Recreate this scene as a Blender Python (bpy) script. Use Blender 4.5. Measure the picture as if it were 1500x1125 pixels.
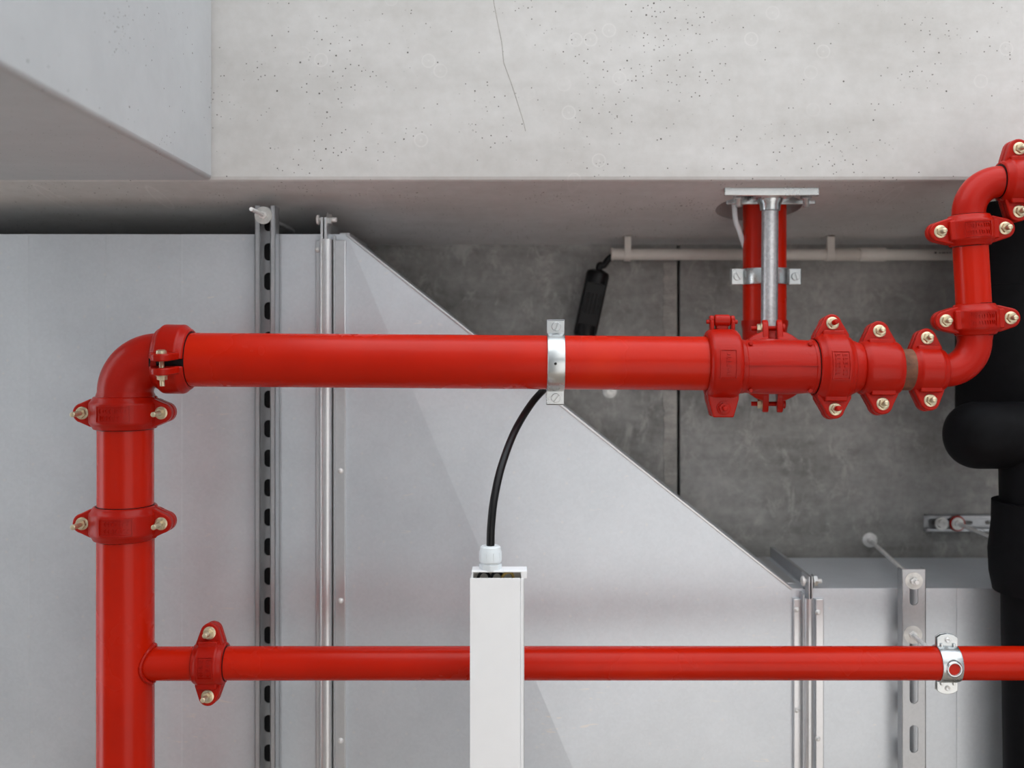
import bpy, bmesh, math, random
from mathutils import Vector, Matrix
random.seed(7)
PI = math.pi
SC = bpy.context.scene
COL = SC.collection
for o in list(bpy.data.objects):
    bpy.data.objects.remove(o)

# ------------------------------------------------------------------ camera
F, CX, CY, ZC = 1458.0, 750.0, 500.0, 1.30      # focal length in px, principal point, eye height
cam = bpy.data.cameras.new('camera')
cam.sensor_fit = 'HORIZONTAL'; cam.sensor_width = 36.0
cam.lens = F / 1500.0 * 36.0
cam.shift_y = -(562.5 - CY) / 1500.0
cam.dof.use_dof = True; cam.dof.focus_distance = 2.05; cam.dof.aperture_fstop = 1.9
cam.clip_start = 0.05; cam.clip_end = 200
camo = bpy.data.objects.new('camera', cam); COL.objects.link(camo)
camo.location = (0, 0, ZC); camo.rotation_euler = (PI, 0, 0)     # looking straight up
SC.camera = camo

# ------------------------------------------------------------------ world, exposure
w = bpy.data.worlds.new('overcast_sky'); SC.world = w; w.use_nodes = True
bg = w.node_tree.nodes['Background']
bg.inputs[0].default_value = (0.82, 0.915, 1.0, 1); bg.inputs[1].default_value = 2.0
sun = bpy.data.lights.new('sun', 'SUN'); sun.energy = 11.0; sun.color = (1.0, 0.97, 0.94); sun.angle = math.radians(1.5)
suno = bpy.data.objects.new('sun', sun); COL.objects.link(suno)
suno.rotation_euler = Vector((1.0, 0.06, -0.47)).to_track_quat('-Z', 'Y').to_euler()   # enters under the slab edge on the left and lands on the floor
SC.view_settings.view_transform = 'Standard'; SC.view_settings.look = 'None'
SC.view_settings.gamma = 1; SC.view_settings.use_curve_mapping = False
SC.view_settings.exposure = 0.74

# depths below which things hang, measured from the eye
DB, DS, DP, DD = 2.25, 2.78, 2.11, 2.38        # beam underside, slab, fire main axis, duct underside
def P(px, py, d=DP):
    return Vector(((px - CX) * d / F, (py - CY) * d / F, ZC + d))
def M(n, d=DP): return n * d / F               # pixels to metres at a depth

# ------------------------------------------------------------------ materials
MATS = {}
def nodes_of(name):
    m = bpy.data.materials.new(name); m.use_nodes = True; MATS[name] = m
    nt = m.node_tree; b = nt.nodes['Principled BSDF']
    def N(t, **k):
        n = nt.nodes.new(t)
        for a, v in k.items():
            if hasattr(n, a): setattr(n, a, v)
        return n
    return m, nt, b, N
def coords(nt, N, scale=(1, 1, 1), kind='Object'):
    tc = N('ShaderNodeTexCoord'); mp = N('ShaderNodeMapping')
    mp.inputs['Scale'].default_value = scale
    nt.links.new(tc.outputs[kind], mp.inputs['Vector'])
    return mp.outputs['Vector']
def ramp(nt, N, fac, stops):
    r = N('ShaderNodeValToRGB'); e = r.color_ramp.elements
    while len(e) < len(stops): e.new(0.5)
    for i, (p, c) in enumerate(stops):
        e[i].position = p; e[i].color = (*c, 1) if len(c) == 3 else c
    nt.links.new(fac, r.inputs[0]); return r.outputs[0]
def noise(nt, N, vec, scale, detail=4, rough=0.55, dist=0):
    n = N('ShaderNodeTexNoise'); n.inputs['Scale'].default_value = scale
    n.inputs['Detail'].default_value = detail; n.inputs['Roughness'].default_value = rough
    n.inputs['Distortion'].default_value = dist
    nt.links.new(vec, n.inputs['Vector']); return n.outputs['Fac']
def mixc(nt, N, fac, a, b, mode='MIX'):
    m = N('ShaderNodeMix'); m.data_type = 'RGBA'; m.blend_type = mode
    for sock, v in ((0, fac), (6, a), (7, b)):
        if isinstance(v, (int, float)): m.inputs[sock].default_value = v
        elif isinstance(v, tuple): m.inputs[sock].default_value = (*v, 1)
        else: nt.links.new(v, m.inputs[sock])
    return m.outputs[2]
def bump(nt, N, b, h, strength, dist=0.002):
    n = N('ShaderNodeBump'); n.inputs['Strength'].default_value = strength
    n.inputs['Distance'].default_value = dist
    nt.links.new(h, n.inputs['Height']); nt.links.new(n.outputs[0], b.inputs['Normal'])

def simple(name, col, rough, metal=0.0, var=0.0, vscale=20, bumpv=0.0, spec=None):
    m, nt, b, N = nodes_of(name)
    v = coords(nt, N); n = noise(nt, N, v, vscale)
    lo = tuple(c * (1 - var) for c in col); hi = tuple(min(1, c * (1 + var)) for c in col)
    nt.links.new(ramp(nt, N, n, [(0.3, lo), (0.7, hi)]), b.inputs['Base Color'])
    b.inputs['Roughness'].default_value = rough; b.inputs['Metallic'].default_value = metal
    if bumpv: bump(nt, N, b, n, bumpv)
    if spec is not None: b.inputs['Specular IOR Level'].default_value = spec
    return m

def red_paint(name, col, rough, streak):
    m, nt, b, N = nodes_of(name)
    v = coords(nt, N); vs = coords(nt, N, (6, 60, 60))
    n1 = noise(nt, N, v, 5, 4, 0.5); n2 = noise(nt, N, v, 160, 3)
    n3 = noise(nt, N, vs, 3, 4)
    c = ramp(nt, N, n1, [(0.32, tuple(x * 0.88 for x in col)), (0.62, col), (0.8, (col[0] * 1.08, col[1] * 1.6, col[2] * 1.6))])
    nt.links.new(c, b.inputs['Base Color'])
    r = ramp(nt, N, n1, [(0.3, (rough * 0.9,) * 3), (0.75, (rough * 1.2,) * 3)])
    nt.links.new(r, b.inputs['Roughness'])
    h = mixc(nt, N, 0.5, n2, n3)
    bump(nt, N, b, h, streak, 0.0015)
    b.inputs['Specular IOR Level'].default_value = 0.21
red_paint('red_pipe_paint', (0.55, 0.0125, 0.0012), 0.25, 0.10)
red_paint('red_cast_paint', (0.42, 0.0085, 0.0025), 0.29, 0.38)

def concrete(name, lo, hi, pores, scale=3.0, rings=False, blot=None, extra=0.0):
    m, nt, b, N = nodes_of(name)
    v = coords(nt, N)
    n1 = noise(nt, N, v, scale, 6, 0.6); n2 = noise(nt, N, v, scale * 14, 5, 0.65)
    n3 = noise(nt, N, coords(nt, N, (0.6, 3.0, 3.0)), scale * 1.4, 5, 0.6, 0.4)
    f = mixc(nt, N, 0.35, n1, n2); f = mixc(nt, N, 0.3, f, n3)
    c = ramp(nt, N, f, [(0.36, lo), (0.62, hi)])
    h = n2
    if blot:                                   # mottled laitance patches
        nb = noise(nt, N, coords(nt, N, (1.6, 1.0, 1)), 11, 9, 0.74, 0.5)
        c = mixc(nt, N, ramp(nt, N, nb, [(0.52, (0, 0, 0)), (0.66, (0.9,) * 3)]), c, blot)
    if pores:                                  # air holes of the cast face
        for sc_, th, part in ((46, 0.115, 0.54 + extra), (110, 0.19, 0.51 + extra)):
            vo = N('ShaderNodeTexVoronoi'); vo.inputs['Scale'].default_value = sc_
            nt.links.new(v, vo.inputs['Vector'])
            dot = ramp(nt, N, vo.outputs['Distance'], [(th * 0.7, (1, 1, 1)), (th, (0, 0, 0))])
            keep = ramp(nt, N, noise(nt, N, v, 5.5, 3), [(part, (0, 0, 0)), (part + 0.06, (1, 1, 1))])
            wn = N('ShaderNodeSeparateColor'); nt.links.new(vo.outputs['Color'], wn.inputs[0])
            rnd = ramp(nt, N, wn.outputs[0], [(0.55, (0, 0, 0)), (0.58, (1, 1, 1))])
            rare = ramp(nt, N, wn.outputs[1], [(0.93, (0, 0, 0)), (0.95, (1, 1, 1))])
            k = mixc(nt, N, 1.0, keep, rnd, 'MULTIPLY'); k = mixc(nt, N, 1.0, k, rare, 'ADD')
            k = mixc(nt, N, 1.0, k, dot, 'MULTIPLY')
            c = mixc(nt, N, k, c, (0.10, 0.095, 0.085))
    if rings:                                  # dried drip rings
        vo = N('ShaderNodeTexVoronoi', voronoi_dimensions='2D'); vo.inputs['Scale'].default_value = 13
        nt.links.new(v, vo.inputs['Vector'])
        wn = N('ShaderNodeSeparateColor'); nt.links.new(vo.outputs['Color'], wn.inputs[0])
        rr = ramp(nt, N, vo.outputs['Distance'], [(0.0, (0.5,) * 3), (0.05, (0.05,) * 3), (0.16, (0.05,) * 3), (0.19, (0.5,) * 3), (0.22, (0, 0, 0))])
        keep = ramp(nt, N, wn.outputs[2], [(0.62, (0, 0, 0)), (0.72, (0.62,) * 3)])
        area = ramp(nt, N, noise(nt, N, v, 1.9, 2), [(0.47, (0, 0, 0)), (0.55, (1, 1, 1))])
        k = mixc(nt, N, 1.0, mixc(nt, N, 1.0, rr, keep, 'MULTIPLY'), area, 'MULTIPLY')
        c = mixc(nt, N, k, c, (0.80, 0.79, 0.78))
    nt.links.new(c, b.inputs['Base Color'])
    b.inputs['Roughness'].default_value = 0.75; b.inputs['Specular IOR Level'].default_value = 0.3
    bump(nt, N, b, h, 0.12, 0.003)
concrete('beam_concrete', (0.50, 0.49, 0.475), (0.64, 0.635, 0.63), True, 2.2, True)
concrete('column_concrete', (0.47, 0.485, 0.50), (0.53, 0.545, 0.56), True, 2.0, extra=0.10)
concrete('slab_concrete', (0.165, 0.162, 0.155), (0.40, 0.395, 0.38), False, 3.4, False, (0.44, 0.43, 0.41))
concrete('joint_concrete', (0.22, 0.215, 0.20), (0.48, 0.46, 0.43), False, 14)
concrete('floor_concrete', (0.46, 0.45, 0.44), (0.56, 0.55, 0.54), False, 0.8)
concrete('wall_concrete', (0.29, 0.225, 0.17), (0.36, 0.285, 0.22), False, 1.0)

def galvanised(name, lo, hi, rough, spangle, scratch=0.0, metal=0.85):
    m, nt, b, N = nodes_of(name)
    v = coords(nt, N)
    vo = N('ShaderNodeTexVoronoi'); vo.inputs['Scale'].default_value = 170
    nt.links.new(v, vo.inputs['Vector'])
    g = N('ShaderNodeSeparateColor'); nt.links.new(vo.outputs['Color'], g.inputs[0])
    n1 = noise(nt, N, v, 4, 6, 0.65)
    f = mixc(nt, N, spangle, n1, g.outputs[0])
    c = ramp(nt, N, f, [(0.25, lo), (0.75, hi)])
    if scratch:
        s = noise(nt, N, coords(nt, N, (1, 5, 1)), 14, 3, 0.5, 1.5)
        s2 = noise(nt, N, v, 3.1, 3)
        k = mixc(nt, N, 1.0, ramp(nt, N, s, [(0.655, (0, 0, 0)), (0.70, (1, 1, 1))]), ramp(nt, N, s2, [(0.55, (0, 0, 0)), (0.62, (1, 1, 1))]), 'MULTIPLY')
        sp = N('ShaderNodeTexVoronoi', voronoi_dimensions='2D'); sp.inputs['Scale'].default_value = 16
        nt.links.new(v, sp.inputs['Vector'])
        sg = N('ShaderNodeSeparateColor'); nt.links.new(sp.outputs['Color'], sg.inputs[0])
        d = ramp(nt, N, sp.outputs['Distance'], [(0.02, (0.4,) * 3), (0.075, (0, 0, 0))])
        k2 = mixc(nt, N, 1.0, d, ramp(nt, N, sg.outputs[0], [(0.6, (0, 0, 0)), (0.62, (1, 1, 1))]), 'MULTIPLY')
        k = mixc(nt, N, 1.0, k, k2, 'ADD')
        c = mixc(nt, N, mixc(nt, N, 1.0, k, (scratch,) * 3, 'MULTIPLY'), c, (0.80, 0.78, 0.76))
    nt.links.new(c, b.inputs['Base Color'])
    nt.links.new(ramp(nt, N, f, [(0.2, (rough * 0.88,) * 3), (0.8, (rough * 1.12,) * 3)]), b.inputs['Roughness'])
    b.inputs['Metallic'].default_value = metal
    bump(nt, N, b, f, 0.06, 0.001)
galvanised('duct_zinc', (0.60, 0.64, 0.685), (0.72, 0.765, 0.815), 0.38, 0.12, 0.9, 0.45)
galvanised('profile_zinc', (0.60, 0.61, 0.63), (0.74, 0.75, 0.77), 0.34, 0.10)
galvanised('strut_zinc', (0.42, 0.435, 0.455), (0.56, 0.575, 0.595), 0.42, 0.12)
galvanised('clamp_zinc', (0.46, 0.50, 0.52), (0.72, 0.735, 0.73), 0.27, 0.07)
galvanised('tube_zinc', (0.52, 0.53, 0.55), (0.74, 0.75, 0.77), 0.40, 0.35)
simple('bolt_zinc', (0.66, 0.57, 0.40), 0.30, 0.75, 0.2, 60)
simple('rod_zinc', (0.86, 0.86, 0.85), 0.38, 0.25, 0.12, 60)
simple('washer_zinc', (0.68, 0.68, 0.66), 0.40, 0.5, 0.15, 60)
simple('rust', (0.15, 0.062, 0.035), 0.75, 0.1, 0.5, 45, 0.5)
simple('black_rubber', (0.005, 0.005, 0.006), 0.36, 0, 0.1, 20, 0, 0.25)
simple('black_foam', (0.004, 0.004, 0.005), 0.6, 0, 0.25, 40, 0.1, 0.1)
simple('black_plastic', (0.005, 0.005, 0.0055), 0.35, 0, 0, 20, 0, 0.25)
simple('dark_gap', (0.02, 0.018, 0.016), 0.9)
simple('white_coat', (0.93, 0.94, 0.96), 0.35, 0, 0.01)
simple('white_plastic', (0.74, 0.79, 0.82), 0.4, 0, 0.02)
simple('conduit_plastic', (0.66, 0.63, 0.58), 0.5, 0, 0.05)
simple('ochre_wire', (0.32, 0.22, 0.05), 0.5)
simple('print_ink', (0.03, 0.03, 0.03), 0.6)

# ------------------------------------------------------------------ mesh helpers
def new_obj(name, bm, mat, parent=None, smooth=True, bevel=0.0, seg=2, angle=35):
    me = bpy.data.meshes.new(name)
    bmesh.ops.recalc_face_normals(bm, faces=bm.faces)
    bm.to_mesh(me); bm.free()
    if smooth:
        for p in me.polygons: p.use_smooth = True
        me.set_sharp_from_angle(angle=math.radians(angle))
    me.materials.append(MATS[mat])
    o = bpy.data.objects.new(name, me); COL.objects.link(o)
    if parent is not None: o.parent = parent
    if bevel:
        b = o.modifiers.new('bevel', 'BEVEL'); b.width = bevel; b.segments = seg
        b.limit_method = 'ANGLE'; b.angle_limit = math.radians(35)
    return o
def thing(name, label, cat, loc=None, rot=None, group=None):
    o = bpy.data.objects.new(name, None); COL.objects.link(o)
    o.empty_display_size = 0.05
    mw = rot.to_4x4() if rot is not None else Matrix.Identity(4)
    if loc is not None: mw = Matrix.Translation(loc) @ mw
    o.matrix_world = mw
    o['label'] = label; o['category'] = cat
    if group: o['group'] = group
    return o
def tag(o, label, cat, group=None):
    o['label'] = label; o['category'] = cat
    if group: o['group'] = group
    return o
def struct(o, label=None):
    o['kind'] = 'structure'
    if label: o['label'] = label
    return o
def centre(o):                                  # put a single mesh's origin at its middle
    vs = [v.co for v in o.data.vertices]
    c = sum(vs, Vector()) / len(vs)
    o.data.transform(Matrix.Translation(-c)); o.location = c
    return o
def frame(ax, front):
    x = Vector(ax).normalized(); z = Vector(front); z = (z - x * z.dot(x)).normalized()
    y = z.cross(x)
    return Matrix((x, y, z)).transposed()
def add_box(bm, lo, hi, mat=None):
    vs = [bm.verts.new((x, y, z)) for x in (lo[0], hi[0]) for y in (lo[1], hi[1]) for z in (lo[2], hi[2])]
    if mat is not None:
        for v in vs: v.co = mat @ v.co
    for q in ((0, 1, 3, 2), (4, 6, 7, 5), (0, 4, 5, 1), (2, 3, 7, 6), (0, 2, 6, 4), (1, 5, 7, 3)):
        bm.faces.new([vs[i] for i in q])
def perp(a):
    a = a.normalized(); t = Vector((0, 0, 1)) if abs(a.z) < 0.9 else Vector((1, 0, 0))
    u = a.cross(t).normalized(); return u, a.cross(u)
def add_loft(bm, rings, caps=True, closed=True):
    R = [[bm.verts.new(p) for p in r] for r in rings]
    n = len(R[0])
    for a, b in zip(R, R[1:]):
        for i in range(n if closed else n - 1):
            j = (i + 1) % n
            bm.faces.new((a[i], a[j], b[j], b[i]))
    if caps:
        bm.faces.new(R[0][::-1]); bm.faces.new(R[-1])
def add_lathe(bm, p0, axis, prof, seg=24, caps=True):        # prof: (distance along axis, radius)
    axis = Vector(axis).normalized(); u, v = perp(axis); p0 = Vector(p0)
    add_loft(bm, [[p0 + axis * a + (u * math.cos(2 * PI * i / seg) + v * math.sin(2 * PI * i / seg)) * r for i in range(seg)] for a, r in prof], caps)
def add_cyl(bm, a, b, r, seg=24, r2=None, ch=0.0):
    a, b = Vector(a), Vector(b); L = (b - a).length; r2 = r if r2 is None else r2
    prof = [(0, r), (L, r2)] if not ch else [(0, r - ch), (ch, r), (L - ch, r2), (L, r2 - ch)]
    add_lathe(bm, a, b - a, prof, seg)
def add_sweep(bm, pts, rad, seg=16, caps=True):
    pts = [Vector(p) for p in pts]; n = len(pts)
    rads = rad if isinstance(rad, (list, tuple)) else [rad] * n
    T = [(pts[min(i + 1, n - 1)] - pts[max(i - 1, 0)]).normalized() for i in range(n)]
    u, v = perp(T[0]); rings = []
    for i in range(n):
        if i: u = (u - T[i] * u.dot(T[i])).normalized(); v = T[i].cross(u)
        rings.append([pts[i] + (u * math.cos(2 * PI * k / seg) + v * math.sin(2 * PI * k / seg)) * rads[i] for k in range(seg)])
    add_loft(bm, rings, caps)
def add_prism(bm, outline, z0, z1, mat=None):
    lo = [Vector((x, y, z0)) for x, y in outline]; hi = [Vector((x, y, z1)) for x, y in outline]
    if mat is not None: lo = [mat @ p for p in lo]; hi = [mat @ p for p in hi]
    add_loft(bm, [lo, hi])
def spline(pts, n=10):
    pts = [Vector(p) for p in pts]; out = []
    for i in range(len(pts) - 1):
        p0, p1, p2, p3 = pts[max(i - 1, 0)], pts[i], pts[i + 1], pts[min(i + 2, len(pts) - 1)]
        for k in range(n):
            t = k / n
            out.append(0.5 * ((2 * p1) + (p2 - p0) * t + (2 * p0 - 5 * p1 + 4 * p2 - p3) * t * t + (3 * p1 - p0 - 3 * p2 + p3) * t ** 3))
    return out + [pts[-1]]
def hexagon(r, rot=0.0): return [(r * math.cos(PI / 3 * i + rot), r * math.sin(PI / 3 * i + rot)) for i in range(6)]
def thread(bm, p0, axis, L, r, pitch=0.0028, seg=12):        # threaded rod: a row of real ridges
    n = max(2, int(L / pitch)); prof = []
    for i in range(n):
        prof += [(L * i / n, r * 0.90), (L * (i + 0.5) / n, r)]
    prof += [(L - 0.0005, r * 0.9), (L, r * 0.72)]
    add_lathe(bm, p0, axis, prof, seg)
def add_ring(bm, c, axis, R, r, seg=24, sub=8):
    axis = Vector(axis).normalized(); u, v = perp(axis); c = Vector(c); rings = []
    for i in range(seg + 1):
        d = u * math.cos(2 * PI * i / seg) + v * math.sin(2 * PI * i / seg)
        rings.append([c + d * (R + r * math.cos(2 * PI * k / sub)) + axis * r * math.sin(2 * PI * k / sub) for k in range(sub)])
    add_loft(bm, rings, False); bmesh.ops.remove_doubles(bm, verts=bm.verts, dist=1e-6)
def slotted_plate(bm, x0, x1, w, z0, z1, slots, sl, sw, n=8):   # plate along X with round-ended slots along X
    edges = [x0] + [(a + b) / 2 for a, b in zip(slots, slots[1:])] + [x1]
    def put(p): return bm.verts.new(p)
    for k, c in enumerate(slots):
        a, b = edges[k], edges[k + 1]; r = sw / 2; h = sl / 2 - r
        inner = [(c + h + r * math.cos(t), r * math.sin(t)) for t in [(-0.5 + i / n) * PI for i in range(n + 1)]]
        inner += [(c - h - r * math.cos(t), -r * math.sin(t)) for t in [(-0.5 + i / n) * PI for i in range(n + 1)]]
        m = n // 2
        outer = []
        for i in range(n + 1): outer.append((b, -w / 2 + w * i / n))
        for i in range(n + 1): outer.append((a, w / 2 - w * i / n))
        L = len(inner)
        for z, flip in ((z0, False), (z1, True)):
            I = [put((x, y, z)) for x, y in inner]; O = [put((x, y, z)) for x, y in outer]
            for i in range(L):
                j = (i + 1) % L
                bm.faces.new((O[i], O[j], I[j], I[i]))
            if z == z0: I0, O0 = I, O
        for i in range(L):
            j = (i + 1) % L
            bm.faces.new((I0[i], I0[j], I[j], I[i])); bm.faces.new((O0[j], O0[i], O[i], O[j]))
    bmesh.ops.remove_doubles(bm, verts=bm.verts, dist=1e-6)

# ------------------------------------------------------------------ the place
bm = bmesh.new(); add_box(bm, (-30, -30, -0.2), (30, 30, 0))
struct(new_obj('floor', bm, 'floor_concrete', smooth=False), 'pale concrete floor')
bm = bmesh.new(); add_box(bm, (-5, 2.9, 0), (5, 3.1, ZC + DS))
struct(new_obj('wall_back', bm, 'wall_concrete', smooth=False), 'brownish concrete wall')

bm = bmesh.new(); add_box(bm, (-5.2, -4, 0), (-5, 3.1, 2.45))  # unseen parapet, added to cut daylight on the left floor
struct(new_obj('wall_left', bm, 'wall_concrete', smooth=False), 'low concrete parapet added on the open side to darken the floor')

bm = bmesh.new(); add_box(bm, (5, -4, 0), (5.2, 3.1, ZC + DS))  # unseen wall, added to cut horizontal light from the right
struct(new_obj('wall_right', bm, 'column_concrete', smooth=False), 'grey concrete wall added to dim light from the right')

XJ = P(994, 0, DS).x
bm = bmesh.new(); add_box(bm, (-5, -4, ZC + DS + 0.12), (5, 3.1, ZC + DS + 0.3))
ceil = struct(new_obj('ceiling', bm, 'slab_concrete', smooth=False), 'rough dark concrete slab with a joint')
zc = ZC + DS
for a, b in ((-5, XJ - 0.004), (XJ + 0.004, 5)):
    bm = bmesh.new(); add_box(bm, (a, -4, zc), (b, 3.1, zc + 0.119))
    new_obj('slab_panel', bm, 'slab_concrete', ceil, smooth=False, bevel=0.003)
bm = bmesh.new()                                  # pale grout smear along the joint
o0 = P(971, 384, DS); pts = []
ys = [(-0.22 + 0.62 * i / 40) for i in range(41)]
L1 = [(XJ - 0.040 + 0.010 * (random.random() - 0.5), y) for y in ys]; R1 = [(XJ - 0.005, y) for y in ys]
top = [[Vector((a[0], a[1], zc - 0.0025)), Vector((b[0], b[1], zc - 0.003)), Vector((b[0], b[1], zc + 0.001)), Vector((a[0], a[1], zc + 0.001))] for a, b in zip(L1, R1)]
add_loft(bm, top); new_obj('grout_smear', bm, 'joint_concrete', ceil)

# beam with drafted side, holes where pipes pass
YB, YS = P(0, 265, DB).y, P(0, 360, DS).y
zb = ZC + DB
def face_y(d): return YB + (d - DB) / (DS - DB) * (YS - YB)
bm = bmesh.new()
prof = [(YB - 0.010, zb), (YB - 0.003, zb + 0.002), (YB, zb + 0.008), (YS, zc + 0.02), (YB - 0.95, zc + 0.02), (YB - 0.85, zb)]
add_loft(bm, [[Vector((x, y, z)) for y, z in prof] for x in (-5, 5)])
beam = struct(new_obj('concrete_beam', bm, 'beam_concrete', smooth=False), 'pale smooth concrete beam with air holes and drip rings')
XD, DDROP = P(1120, 0, 2.45).x, 2.45
DI = 2.50; XI = P(1484, 0, DI).x; RI = M(78, DI)
cut = bmesh.new()
add_cyl(cut, (XD - 0.015, -1.6, ZC + DDROP), (XD - 0.015, 0.2, ZC + DDROP), 0.104, 40)
add_cyl(cut, (XI, -1.6, ZC + DI), (XI, 0.2, ZC + DI), RI + 0.008, 40)
co = new_obj('core_cut', cut, 'beam_concrete', smooth=False)
md = beam.modifiers.new('holes', 'BOOLEAN'); md.object = co; md.operation = 'DIFFERENCE'; md.solver = 'EXACT'
dg = bpy.context.evaluated_depsgraph_get()
me = bpy.data.meshes.new_from_object(beam.evaluated_get(dg)); beam.modifiers.clear(); beam.data = me
bpy.data.objects.remove(co)

bm = bmesh.new(); add_cyl(bm, (XD - 0.015, -0.7, ZC + DDROP), (XD - 0.015, face_y(DDROP) - 0.16, ZC + DDROP), 0.1035, 32); new_obj('hole_shade_plug', bm, 'dark_gap', beam)  # dark plug added to block light through the bore, shade put into its colour
bm = bmesh.new(); cp = [P(x, y, DB) for x, y in ((721, -10), (728, 28), (735, 62), (738, 92), (749, 122), (758, 150), (765, 172), (770, 192))]
for a, c in zip(cp, cp[1:]):
    a, c = a.copy(), c.copy(); a.z = c.z = zb + 0.0002; add_cyl(bm, a, c, 0.0009, 6)
new_obj('hairline_crack', bm, 'joint_concrete', beam)
XC = P(312, 0, DB).x
bm = bmesh.new(); add_box(bm, (XC - 0.62, YB - 0.80, 0), (XC, YB, zb - 0.003))
struct(new_obj('concrete_column', bm, 'column_concrete', smooth=True, bevel=0.010, seg=3), 'smooth grey concrete column under the beam')

# ------------------------------------------------------------------ bolts
def bolt(parent, name, pos, axis, tail, head, r=0.0055, nut_r=0.0105, mat='bolt_zinc', nut_mat='bolt_zinc', rot=0.3):
    """pos: seat of the nut, axis: direction the free end points, head: length to the head behind"""
    axis = Vector(axis).normalized(); pos = Vector(pos)
    bm = bmesh.new(); thread(bm, pos - axis * head, axis, head + tail, r)
    add_lathe(bm, pos - axis * (head + 0.007), axis, [(0, r * 1.2), (0.002, r * 1.9), (0.007, r * 2.0)], 16)
    b = new_obj(name, bm, mat, parent)
    u, v = perp(axis); mw = Matrix.Translation(pos) @ Matrix((u, v, axis)).transposed().to_4x4()
    bm = bmesh.new(); add_prism(bm, hexagon(nut_r, rot), 0.0025, 0.0105, mw)
    n = new_obj('nut', bm, nut_mat, b, smooth=False, bevel=0.0005)
    bm = bmesh.new(); add_lathe(bm, pos, axis, [(0, nut_r * 1.28), (0.0015, nut_r * 1.28), (0.003, nut_r * 1.0)], 24)
    new_obj('washer', bm, nut_mat, b)
    return b

# ------------------------------------------------------------------ grooved couplings
def cast_marks(par, ro, w, a0=62, a1=118, rows=2, panel=True):
    """raised cast panel and illegible raised marks on the front of a housing"""
    bm = bmesh.new()
    def at(x, ang, r): return Vector((x, r * math.cos(ang), r * math.sin(ang)))
    def slab(x0, x1, t0, t1, h, n=5):
        rings = []
        for i in range(n + 1):
            t = math.radians(t0 + (t1 - t0) * i / n)
            rings.append([at(x0, t, ro - 0.001), at(x1, t, ro - 0.001), at(x1, t, ro + h), at(x0, t, ro + h)])
        add_loft(bm, rings)
    if panel:
        for x0, x1 in ((-w * 0.50, -w * 0.44), (w * 0.44, w * 0.50)): slab(x0, x1, a0, a1, 0.0019)
        for t in (a0, a1): slab(-w * 0.5, w * 0.5, t - 0.8, t + 0.8, 0.0019, 1)
    for r_ in range(rows):
        xm = (r_ - (rows - 1) / 2) * w * 0.42
        t = a0 + 5
        while t < a1 - 6:
            k = random.random(); s = w * 0.13
            if k < 0.45: slab(xm - s, xm + s, t, t + 1.2, 0.0019, 1); slab(xm - s, xm - s * 0.6, t, t + 3.5, 0.0019, 1)
            elif k < 0.8: slab(xm - s, xm - s * 0.6, t, t + 3.6, 0.0019, 1); slab(xm + s * 0.6, xm + s, t, t + 3.6, 0.0019, 1); slab(xm - s, xm + s, t + 1.5, t + 2.4, 0.0019, 1)
            else: slab(xm - s * 0.6, xm + s * 0.6, t, t + 3.2, 0.0019, 2)
            t += 6.2
    return new_obj('cast_marking', bm, 'red_cast_paint', par)

def coupling(label, c, ax, front, rp, w, ro, by, tail=0.03, ear_t=0.020, re=0.021, roll=0.0, smooth_band=False, marks=True, painted=False, group='red grooved pipe couplings', earw=0.85, gap=0.004, nut_r=0.0105, mat_bolt='bolt_zinc', rm=(62, 118)):
    R = frame(ax, front) @ Matrix.Rotation(roll, 3, 'X')
    t = thing('pipe_coupling', label, 'pipe coupling', c, R, group)
    for sgn in (1, -1):
        bm = bmesh.new()
        if smooth_band: prof = [(-w, rp), (-w, rp + 0.007), (-w * 0.86, ro - 0.002), (-w * 0.6, ro), (w * 0.6, ro), (w * 0.86, ro - 0.002), (w, rp + 0.007), (w, rp)]
        else: prof = [(-w, rp), (-w, rp + 0.0065), (-w * 0.86, rp + 0.0085), (-w * 0.70, ro - 0.003), (-w * 0.60, ro), (w * 0.60, ro), (w * 0.70, ro - 0.003), (w * 0.86, rp + 0.0085), (w, rp + 0.0065), (w, rp)]
        n = 20; th0 = math.asin(gap / 2 / rp) if gap else 0
        rings = []
        for i in range(n + 1):
            a = th0 + (PI - 2 * th0) * i / n
            rings.append([Vector((x, r * math.cos(a), sgn * r * math.sin(a))) for x, r in prof])
        add_loft(bm, rings)
        for s in (1, -1):                       # bolt pads
            ol = [(w * earw, rp * 0.86), (w * earw, rp + 0.010)]
            ol += [(re * math.cos(a), by + re * math.sin(a)) for a in [math.radians(12 + 156 * i / 10) for i in range(11)]]
            ol += [(-w * earw, rp + 0.010), (-w * earw, rp * 0.86)]
            ol = [(x, y * s) for x, y in ol]
            if sgn > 0: add_prism(bm, ol, gap / 2, ear_t)
            else: add_prism(bm, ol, -ear_t, -gap / 2)
            # web between ring and pad
            z0, z1 = (ear_t * 0.8, ear_t + 0.012) if sgn > 0 else (-ear_t - 0.012, -ear_t * 0.8)
            ya, yb = sorted((s * rp * 0.80, s * (by - re * 0.80)))
            add_box(bm, (-w * 0.62, ya, z0), (w * 0.62, yb, z1))
        h = new_obj('housing', bm, 'red_cast_paint', t, bevel=0.0025)
        if sgn > 0 and marks: cast_marks(h, ro, w, *rm)
    bm = bmesh.new(); add_lathe(bm, (-w - 0.0012, 0, 0), (1, 0, 0), [(0, rp - 0.004), (0, rp + 0.0012), (2 * w + 0.0024, rp + 0.0012), (2 * w + 0.0024, rp - 0.004)], 32, False)
    new_obj('gasket', bm, 'black_rubber', t)
    for s in (1, -1):
        bolt(t, 'bolt', (0, s * by, ear_t), (0, 0, 1), tail + 0.012, 2 * ear_t, mat=mat_bolt, nut_r=nut_r, nut_mat='bolt_zinc', rot=random.random())
    return t

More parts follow.
